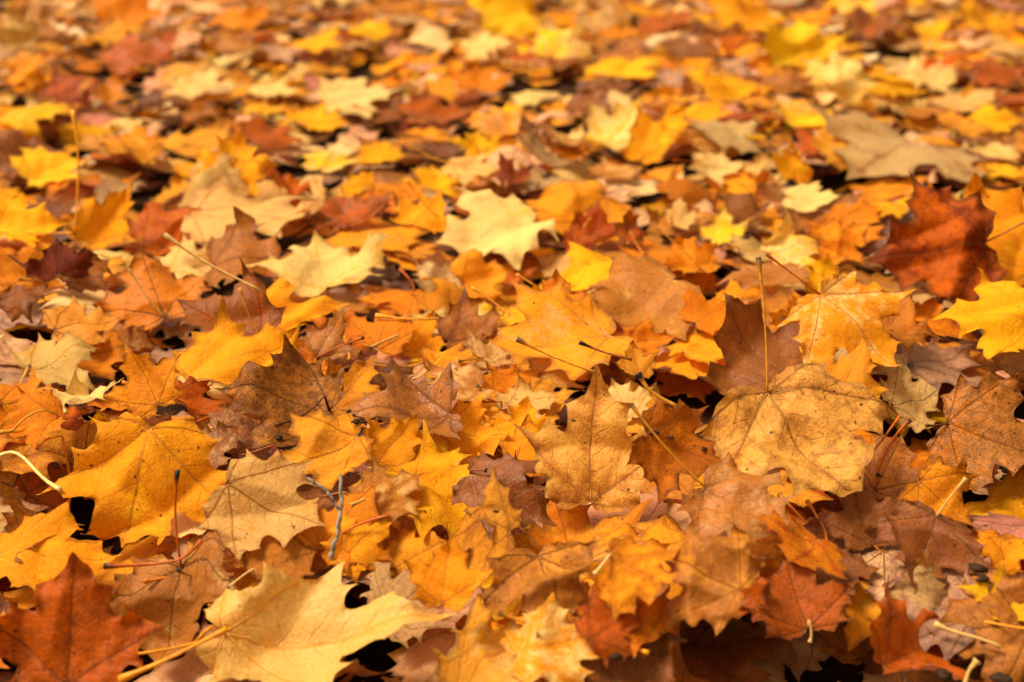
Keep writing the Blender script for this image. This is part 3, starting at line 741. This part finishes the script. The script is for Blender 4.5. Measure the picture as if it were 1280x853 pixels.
# centre px, centre py, width px, heading (0 = tip away from the camera, clockwise), tilt, colours
MORE = """
20 40 62 0 55 P;50 18 60 30 40 BP;40 85 85 90 20 OG;170 68 100 80 22 NR;140 42 80 60 15 A;240 88 95 90 14 PG;250 108 110 80 12 CG;325 118 58 100 12 YC;300 22 90 40 25 OG;160 10 90 0 30 O
400 52 70 20 22 GY;190 128 90 70 16 N;135 112 90 30 20 BO;40 146 95 100 12 CY;35 195 100 20 30 NB;388 150 92 95 16 YG;335 168 115 60 16 RN;265 250 90 110 14 C;412 200 80 10 16 LC;470 195 75 80 12 Y
635 8 110 90 38 YL;700 50 85 40 36 LC;605 58 75 60 22 CP;780 85 110 75 16 YL;640 66 60 30 20 R;460 50 70 80 22 GY;520 70 75 20 16 GO;490 80 60 120 10 YG;545 138 115 70 14 RN;630 150 90 20 22 PG
535 168 85 60 12 OG;597 182 58 0 30 YG;735 132 70 90 10 TN;770 112 80 50 16 NB;545 188 90 110 10 N;585 215 80 90 12 CP;640 215 60 10 36 RD;685 192 90 70 12 TN;445 232 50 60 20 Y;600 100 80 10 18 O
655 240 60 0 16 TB;530 268 75 10 28 YG;905 108 110 60 18 YG;945 118 80 120 14 OA;905 165 100 80 12 TP;992 190 62 10 40 YG;965 212 85 60 16 GP;895 205 90 90 10 C;1010 248 78 90 20 YC;1062 265 110 80 18 O
1155 100 110 90 14 PC;1175 84 70 60 16 OR;1245 90 80 70 16 NR;1205 128 85 80 12 PG;1240 148 75 60 12 YG;1195 152 85 30 20 OA;1000 146 135 80 14 LY;1000 122 90 100 14 GP;930 15 115 80 18 YG;1065 6 70 60 20 YC
1095 28 80 80 18 NR;1160 36 85 70 14 YG;1172 56 70 20 16 GC;860 60 80 80 12 TN;830 30 90 60 14 RN;750 25 90 80 16 BP;540 25 90 90 14 GA;420 15 90 60 18 NR;1230 25 90 60 18 OY;1262 60 70 90 14 P
90 110 80 60 20 R;60 250 80 100 14 N;205 285 100 40 24 RO;300 320 110 70 20 BN;150 240 80 90 10 T;350 235 80 60 20 OR;240 330 90 60 14 CP;470 320 60 90 12 K;560 340 90 40 14 TC;560 380 90 0 26 GA
600 345 80 80 30 OG;545 395 90 90 12 PT;590 410 110 60 16 BN;560 330 80 60 12 N;640 340 60 90 12 RO;520 420 80 30 26 GY;610 395 100 80 10 YC;665 395 90 80 12 YP;720 400 80 60 14 NR;770 350 70 40 18 CP
790 290 60 10 30 RN;770 265 60 20 30 R;745 280 60 0 34 R;850 268 55 0 40 C;910 290 85 70 18 LC;940 300 70 40 16 TP;990 310 85 60 20 YC;1030 330 70 80 18 OG;1050 300 90 90 24 OY;930 260 90 80 12 NB
860 240 90 60 12 O;700 290 70 90 12 P;725 300 55 20 30 R;600 255 70 40 20 R;480 240 70 60 20 OR;960 420 90 70 20 BT;1000 400 80 20 36 OG;1030 350 70 10 40 YB;1120 400 90 60 20 OB;1090 425 80 90 20 AB
1260 440 70 60 20 T;1140 470 80 60 24 BP;1060 470 80 40 26 GA;640 470 80 60 18 OA;680 480 90 90 14 AB;560 455 90 80 20 OY;610 445 80 60 18 NP;520 545 70 90 26 YG;490 560 80 60 30 G;545 555 60 30 34 YC
585 545 100 80 24 GY;600 515 110 60 18 AB;650 535 80 20 24 YG;655 500 90 60 14 PB;700 450 90 70 16 GP;660 560 60 20 30 GA;240 500 70 90 14 RO;120 440 90 60 18 OB;30 505 80 60 20 OY;60 605 110 80 28 RN
20 640 80 60 26 NB;120 590 70 20 30 R;330 440 90 60 20 AO;290 455 80 30 26 YC;300 530 90 70 16 NT;260 560 80 60 20 TN;480 485 90 60 14 NK;550 470 80 100 12 TN;380 470 80 60 22 OR;430 415 60 20 30 O
150 400 80 90 14 BP;110 345 80 60 20 B;30 340 90 30 22 OG;20 375 90 60 16 NR;270 700 90 60 24 BA;300 690 80 80 20 PG;470 630 70 60 20 CG;350 700 110 60 24 OB;520 700 90 40 28 GA;500 730 80 60 20 NT
"""

def parse_opts(t):
    o = {}
    for kv in t.split(';'):
        if not kv: continue
        k, v = kv.split('=')
        if k in ('sc', 'vc'): o[k] = v
        elif k == 's': o[k] = None if v == 'n' else tuple(float(q) for q in v.split(','))
        elif ',' in v: o[k] = tuple(float(q) for q in v.split(','))
        else: o[k] = float(v)
    return o

def place_leaves():
    jobs = []
    for i, row in enumerate(HERO.strip().split('\n')):
        a, ref, label = [q.strip() for q in row.split('|')]
        f = a.split(); n = [float(q) for q in f[:6]]; o = parse_opts(f[7])
        jobs.append((.55 * n[1] + .45 * n[3] + o.get('z', 0), dict(base=n[0:2], tip=n[2:4], tilt=n[4], roll=n[5], code=f[6], opts=o, label=label, ref=ref, seed=i)))
    k = 300
    for row in MORE.strip().split('\n'):
        for q in row.split(';'):
            f = q.split(); n = [float(v) for v in f[:5]]; k += 1
            jobs.append((n[1] - (14 if n[1] < 330 else 60), dict(px=(n[0], n[1]), wpx=n[2], head=n[3] + R.uniform(-25, 25), tilt=n[4] * 1.2 + 6 if n[1] > 260 else n[4] + 2, roll=R.normal(0, 14), code=f[5], opts={}, seed=k)))
    # everyday leaves between them, nearest first in the budget
    need = 300 - len(jobs)
    for i in range(need):
        while True:                             # keep clear of the big leaves that are seen whole
            py = R.uniform(15, 440) if i % 2 else R.uniform(440, 845); px_ = R.uniform(-20, 1300)
            if not any(a < px_ < c and b < py < d for a, b, c, d in ((200, 640, 600, 860), (30, 460, 350, 700), (800, 460, 1150, 650), (650, 450, 850, 660), (-30, 650, 210, 860), (1110, 420, 1300, 640), (1060, 220, 1300, 370))): break
        th = math.atan((py - PH / 2) / FPX) + PITCH; y = CAM_H / math.tan(th)
        jobs.append((py - 5000, dict(px=(px_, py), wpx=float(np.clip(FPX * .080 / math.hypot(y, CAM_H), 60, 190)) * R.uniform(.75, 1.05), head=R.uniform(0, 360), tilt=R.uniform(0, 16) if py < 440 else R.uniform(0, 7),
                                   roll=R.normal(0, 10 if py < 440 else 4), code=MIXC[R.choice(16, p=weights(y))] if py < 430 else str(R.choice(['AO', 'BN', 'OR', 'N', 'R', 'BA', 'AB', 'NK', 'GA'])), opts=({'fl': 1} if R.uniform() < .2 else {}), seed=700 + i)))
    jobs.sort(key=lambda j: j[0])
    for _, j in jobs:
        L_ = add_leaf(**j)
        if j.get('ref') and not .05 < L_ < .115: print('SIZE', j['ref'], round(L_ * 100, 1))
place_leaves()

def label_leaves():
    refs = [l for l in LEAVES if l['ref']]
    names = {}
    for l in LEAVES:
        root = l['root']; root['category'] = 'leaf'; root['group'] = GROUP
        if l['label']: root['label'] = l['label']; continue
        d = [(np.hypot(*(l['c'] - r['c'])[:2]), r) for r in refs]; dist, r = min(d, key=lambda q: q[0])
        dx, dy = (l['c'] - r['c'])[:2]
        if dist < .045 and l['top'] < r['top']: rel = 'partly under the'
        elif dist < .045: rel = 'lying over the'
        elif dy > abs(dx): rel = 'just behind the'
        elif dy < -abs(dx): rel = 'in front of the'
        else: rel = 'beside the'
        col = WORD[l['code'][0]]
        if l['code'][-1] != l['code'][0] and l['code'][-1] in 'NRDK' and l['code'][0] not in 'NRDK': col += ' and brown' if l['code'][-1] in 'NK' else ' and red'
        st = 'upright' if l['tilt'] > 35 else ('curled' if l['bent'] else ('flat' if l['tilt'] < 14 else ''))
        st = ('upturned ' if l['flip'] else '') + st
        size = 'small' if l['L'] < .055 else ('large' if l['L'] > .09 else '')
        lab = ' '.join(f"{size} {st} {col} leaf {rel} {r['ref']}".split())
        if lab in names:                        # a second one: say what it lies between
            r2 = sorted(d, key=lambda q: q[0])[1][1]
            lab = ' '.join(f"{col} leaf between the {r['ref']} and the {r2['ref']}".split()[:16])
            if lab in names: lab = ' '.join(f"{size} {st} {col} leaf {rel} {r2['ref']}".split())
        for q in sorted(d, key=lambda q: q[0])[1:6]:
            if lab not in names: break
            lab = ' '.join(f"{size} {col} leaf near the {q[1]['ref']}".split())
        names[lab] = 1; root['label'] = lab
label_leaves()

# ------------------------------------------------------------------ loose stalks, twigs and dirt on top
def loose_stalk(pts, r, col, label, tipdark=.08, stand=None, name='leaf_stalk', cat='stalk'):
    """pts: pixels along it; stand = None lies on the pile, else it rises from the last pixel's place"""
    W = []; r *= .75
    if stand is None:
        for q in pts: W.append(hit_pile(*q) + np.array([0, 0, r + .002]))
    else:
        foot = hit_pile(*pts[-1]); dep = (foot - EYE) @ FWD
        for q in pts:
            d = ray(*q); W.append(EYE + d * ((dep - stand) / (d @ FWD)))
    W = np.array(W)[::-1]
    t = np.linspace(0, len(W) - 1, 6 * (len(W) - 1) + 1); path = np.stack([np.interp(t, np.arange(len(W)), W[:, k]) for k in range(3)], 1)
    for _ in range(4): path[1:-1] = .25 * path[:-2] + .5 * path[1:-1] + .25 * path[2:]
    if stand is None:
        h = pile_at(path); path[:, 2] = np.maximum(path[:, 2], h + r * .5)
        for _ in range(3): path[1:-1] = .25 * path[:-2] + .5 * path[1:-1] + .25 * path[2:]
    org = path[0].copy()
    pv, tv, cv = stem_mesh(path - org, r, lin(PAL[col]) * .9, tipdark, R)
    o = add_obj(name, mesh_from(name, pv, tv, M_STEM, dict(c1=('FLOAT_COLOR', cv)))); o.location = org
    o['label'] = label; o['category'] = cat; o['group'] = 'loose leaf stalks on the litter'

loose_stalk([(91, 138), (98, 185), (97, 240), (94, 292)], .0012, 'G', 'thin pale yellow stalk standing bolt upright behind the deep yellow leaf', 0, .0)
loose_stalk([(205, 293), (255, 328), (327, 364)], .0012, 'P', 'long pale slanting stalk above the coarse russet leaf', .04, .03)
loose_stalk([(508, 224), (525, 250), (548, 272)], .0013, 'G', 'short straw-coloured stalk leaning behind the ivory leaf', 0, .02)
loose_stalk([(-6, 632), (35, 620), (76, 619)], .0013, 'C', 'cream stalk lying beside the large golden leaf', 0)
loose_stalk([(646, 424), (690, 446), (745, 466)], .0010, 'A', 'slim brown stalk with black end above the upright tan leaf', .12, .02)
loose_stalk([(724, 428), (752, 440), (790, 450)], .0010, 'N', 'short black-ended stalk beside the apricot upright leaf', .3, .02)
loose_stalk([(797, 467), (812, 490), (845, 508)], .0013, 'A', 'thick orange stalk with knobbly black end near the orange leaf with scabs', .2, .02)
loose_stalk([(130, 708), (190, 706), (228, 700), (252, 676)], .0009, 'R', 'thin red stalk lying across the tan leaf with red stalk', .1, .01)
loose_stalk([(1165, 809), (1205, 806), (1250, 818)], .0010, 'P', 'pale straw stalk lying on the speckled chestnut leaf', 0)
loose_stalk([(1222, 826), (1211, 838), (1206, 856)], .0013, 'P', 'bent pale stalk poking out of the bare soil', 0, .01)
loose_stalk([(150, 850), (215, 822), (284, 786)], .0013, 'G', 'straight straw stalk running under the crumpled pale leaf', 0, .015)
loose_stalk([(470, 400), (510, 405), (548, 404)], .0011, 'A', 'tan stalk lying flat behind the amber-orange leaf', 0)
loose_stalk([(1063, 570), (1090, 568), (1125, 520)], .0008, 'R', 'fine red stalk near the umber leaf', 0, .01)

def twig():
    foot = hit_pile(414, 698); dep = (foot - EYE) @ FWD - .012
    at = lambda x, y: EYE + ray(x, y) * (dep / (ray(x, y) @ FWD))
    root = bpy.data.objects.new('twig', None); COL.objects.link(root); root.location = at(414, 698)
    org = np.array(root.location)
    grey = np.array(lin((176, 160, 140)))
    for nm, pts, r0, r1 in (('main_branch', [(413, 698), (420, 672), (425, 645), (428, 625), (425, 592)], .0012, .0008), ('side_branch', [(425, 641), (416, 622), (402, 608), (384, 598)], .0008, .0006)):
        W = np.array([at(*q) for q in pts]); t = np.linspace(0, len(W) - 1, 18)
        path = np.stack([np.interp(t, np.arange(len(W)), W[:, k]) for k in range(3)], 1) + R.normal(0, .0003, (18, 3))
        rad = np.linspace(r0, r1, 18) * R.uniform(.85, 1.2, 18)
        pv, tv, cv = tube(path - org, rad, np.tile(grey, (18, 1)) * R.uniform(.45, 1.1, (18, 1)))
        add_obj(nm, mesh_from(nm, pv, tv, M_BARK, dict(c1=('FLOAT_COLOR', cv))), root)
    root['label'] = 'forked grey twig standing behind the crumpled pale leaf'; root['category'] = 'twig'
twig()

def crumb(px, py, size, label, flat=.35, col=(58, 38, 20)):
    size *= .68
    c = hit_pile(px, py)
    n1, n2 = 9, 6; P = []; T = []
    ph = R.uniform(0, 6.28, 6)
    for j in range(n2 + 1):
        for i in range(n1):
            a = 2 * math.pi * i / n1; b = math.pi * j / n2
            rr = 1 + .22 * math.sin(3 * a + ph[0]) * math.sin(b) + .2 * math.sin(2 * a + 4 * b + ph[1]) + R.normal(0, .07)
            P.append((rr * math.sin(b) * math.cos(a), rr * math.sin(b) * math.sin(a) * .7, rr * math.cos(b) * flat))
    for j in range(n2):
        for i in range(n1):
            a0 = j * n1 + i; a1 = j * n1 + (i + 1) % n1; T += [(a0, a1, a1 + n1), (a0, a1 + n1, a0 + n1)]
    P = np.array(P) * size
    C = np.tile(np.append(lin(col), 1), (len(P), 1))
    o = add_obj('dirt_crumb', mesh_from('dirt_crumb', P, np.array(T, np.int32), M_BARK, dict(c1=('FLOAT_COLOR', C)))); o.location = c + np.array([0, 0, size * flat * .5])
    o.rotation_euler = (0, 0, R.uniform(0, 6)); o['label'] = label; o['category'] = 'dirt'; o['group'] = 'crumbs of dirt on the leaves'

for px_, py_, sz, lb in ((818, 542, .0045, 'black bark flake stuck on the orange leaf with scabs'), (838, 548, .003, 'smaller black flake beside the first on the orange scabbed leaf'),
                         (880, 562, .003, 'dark scab near the edge of the orange scabbed leaf'), (1222, 712, .006, 'charred black scrap beside the small ribbed tan leaf'),
                         (1228, 725, .005, 'second charred scrap beside the little yellow leaf tip'), (445, 528, .004, 'wet black crumb on the wet flat brown leaf'),
                         (348, 548, .004, 'black crumb at the foot of the dark mottled leaf'), (436, 515, .0025, 'tiny dark crumb by the V-folded amber leaf'),
                         (620, 640, .003, 'black grit on the purplish grey leaf'), (1098, 595, .003, 'black crumb on the umber leaf'), (1228, 800, .0025, 'round dark crumb on the speckled chestnut leaf'),
                         (770, 820, .005, 'grey pebble-like crumb in the hollow beside the pale yellow ragged leaf'), (1180, 845, .006, 'clod of dark soil below the speckled chestnut leaf'), (1250, 850, .007, 'larger clod of dark soil beside the bent pale stalk')):
    crumb(px_, py_, sz, lb)
print('LEAVES', len(LEAVES), 'LITTER', N_LITTER, 'TRIS', sum(len(m.polygons) for m in bpy.data.meshes))
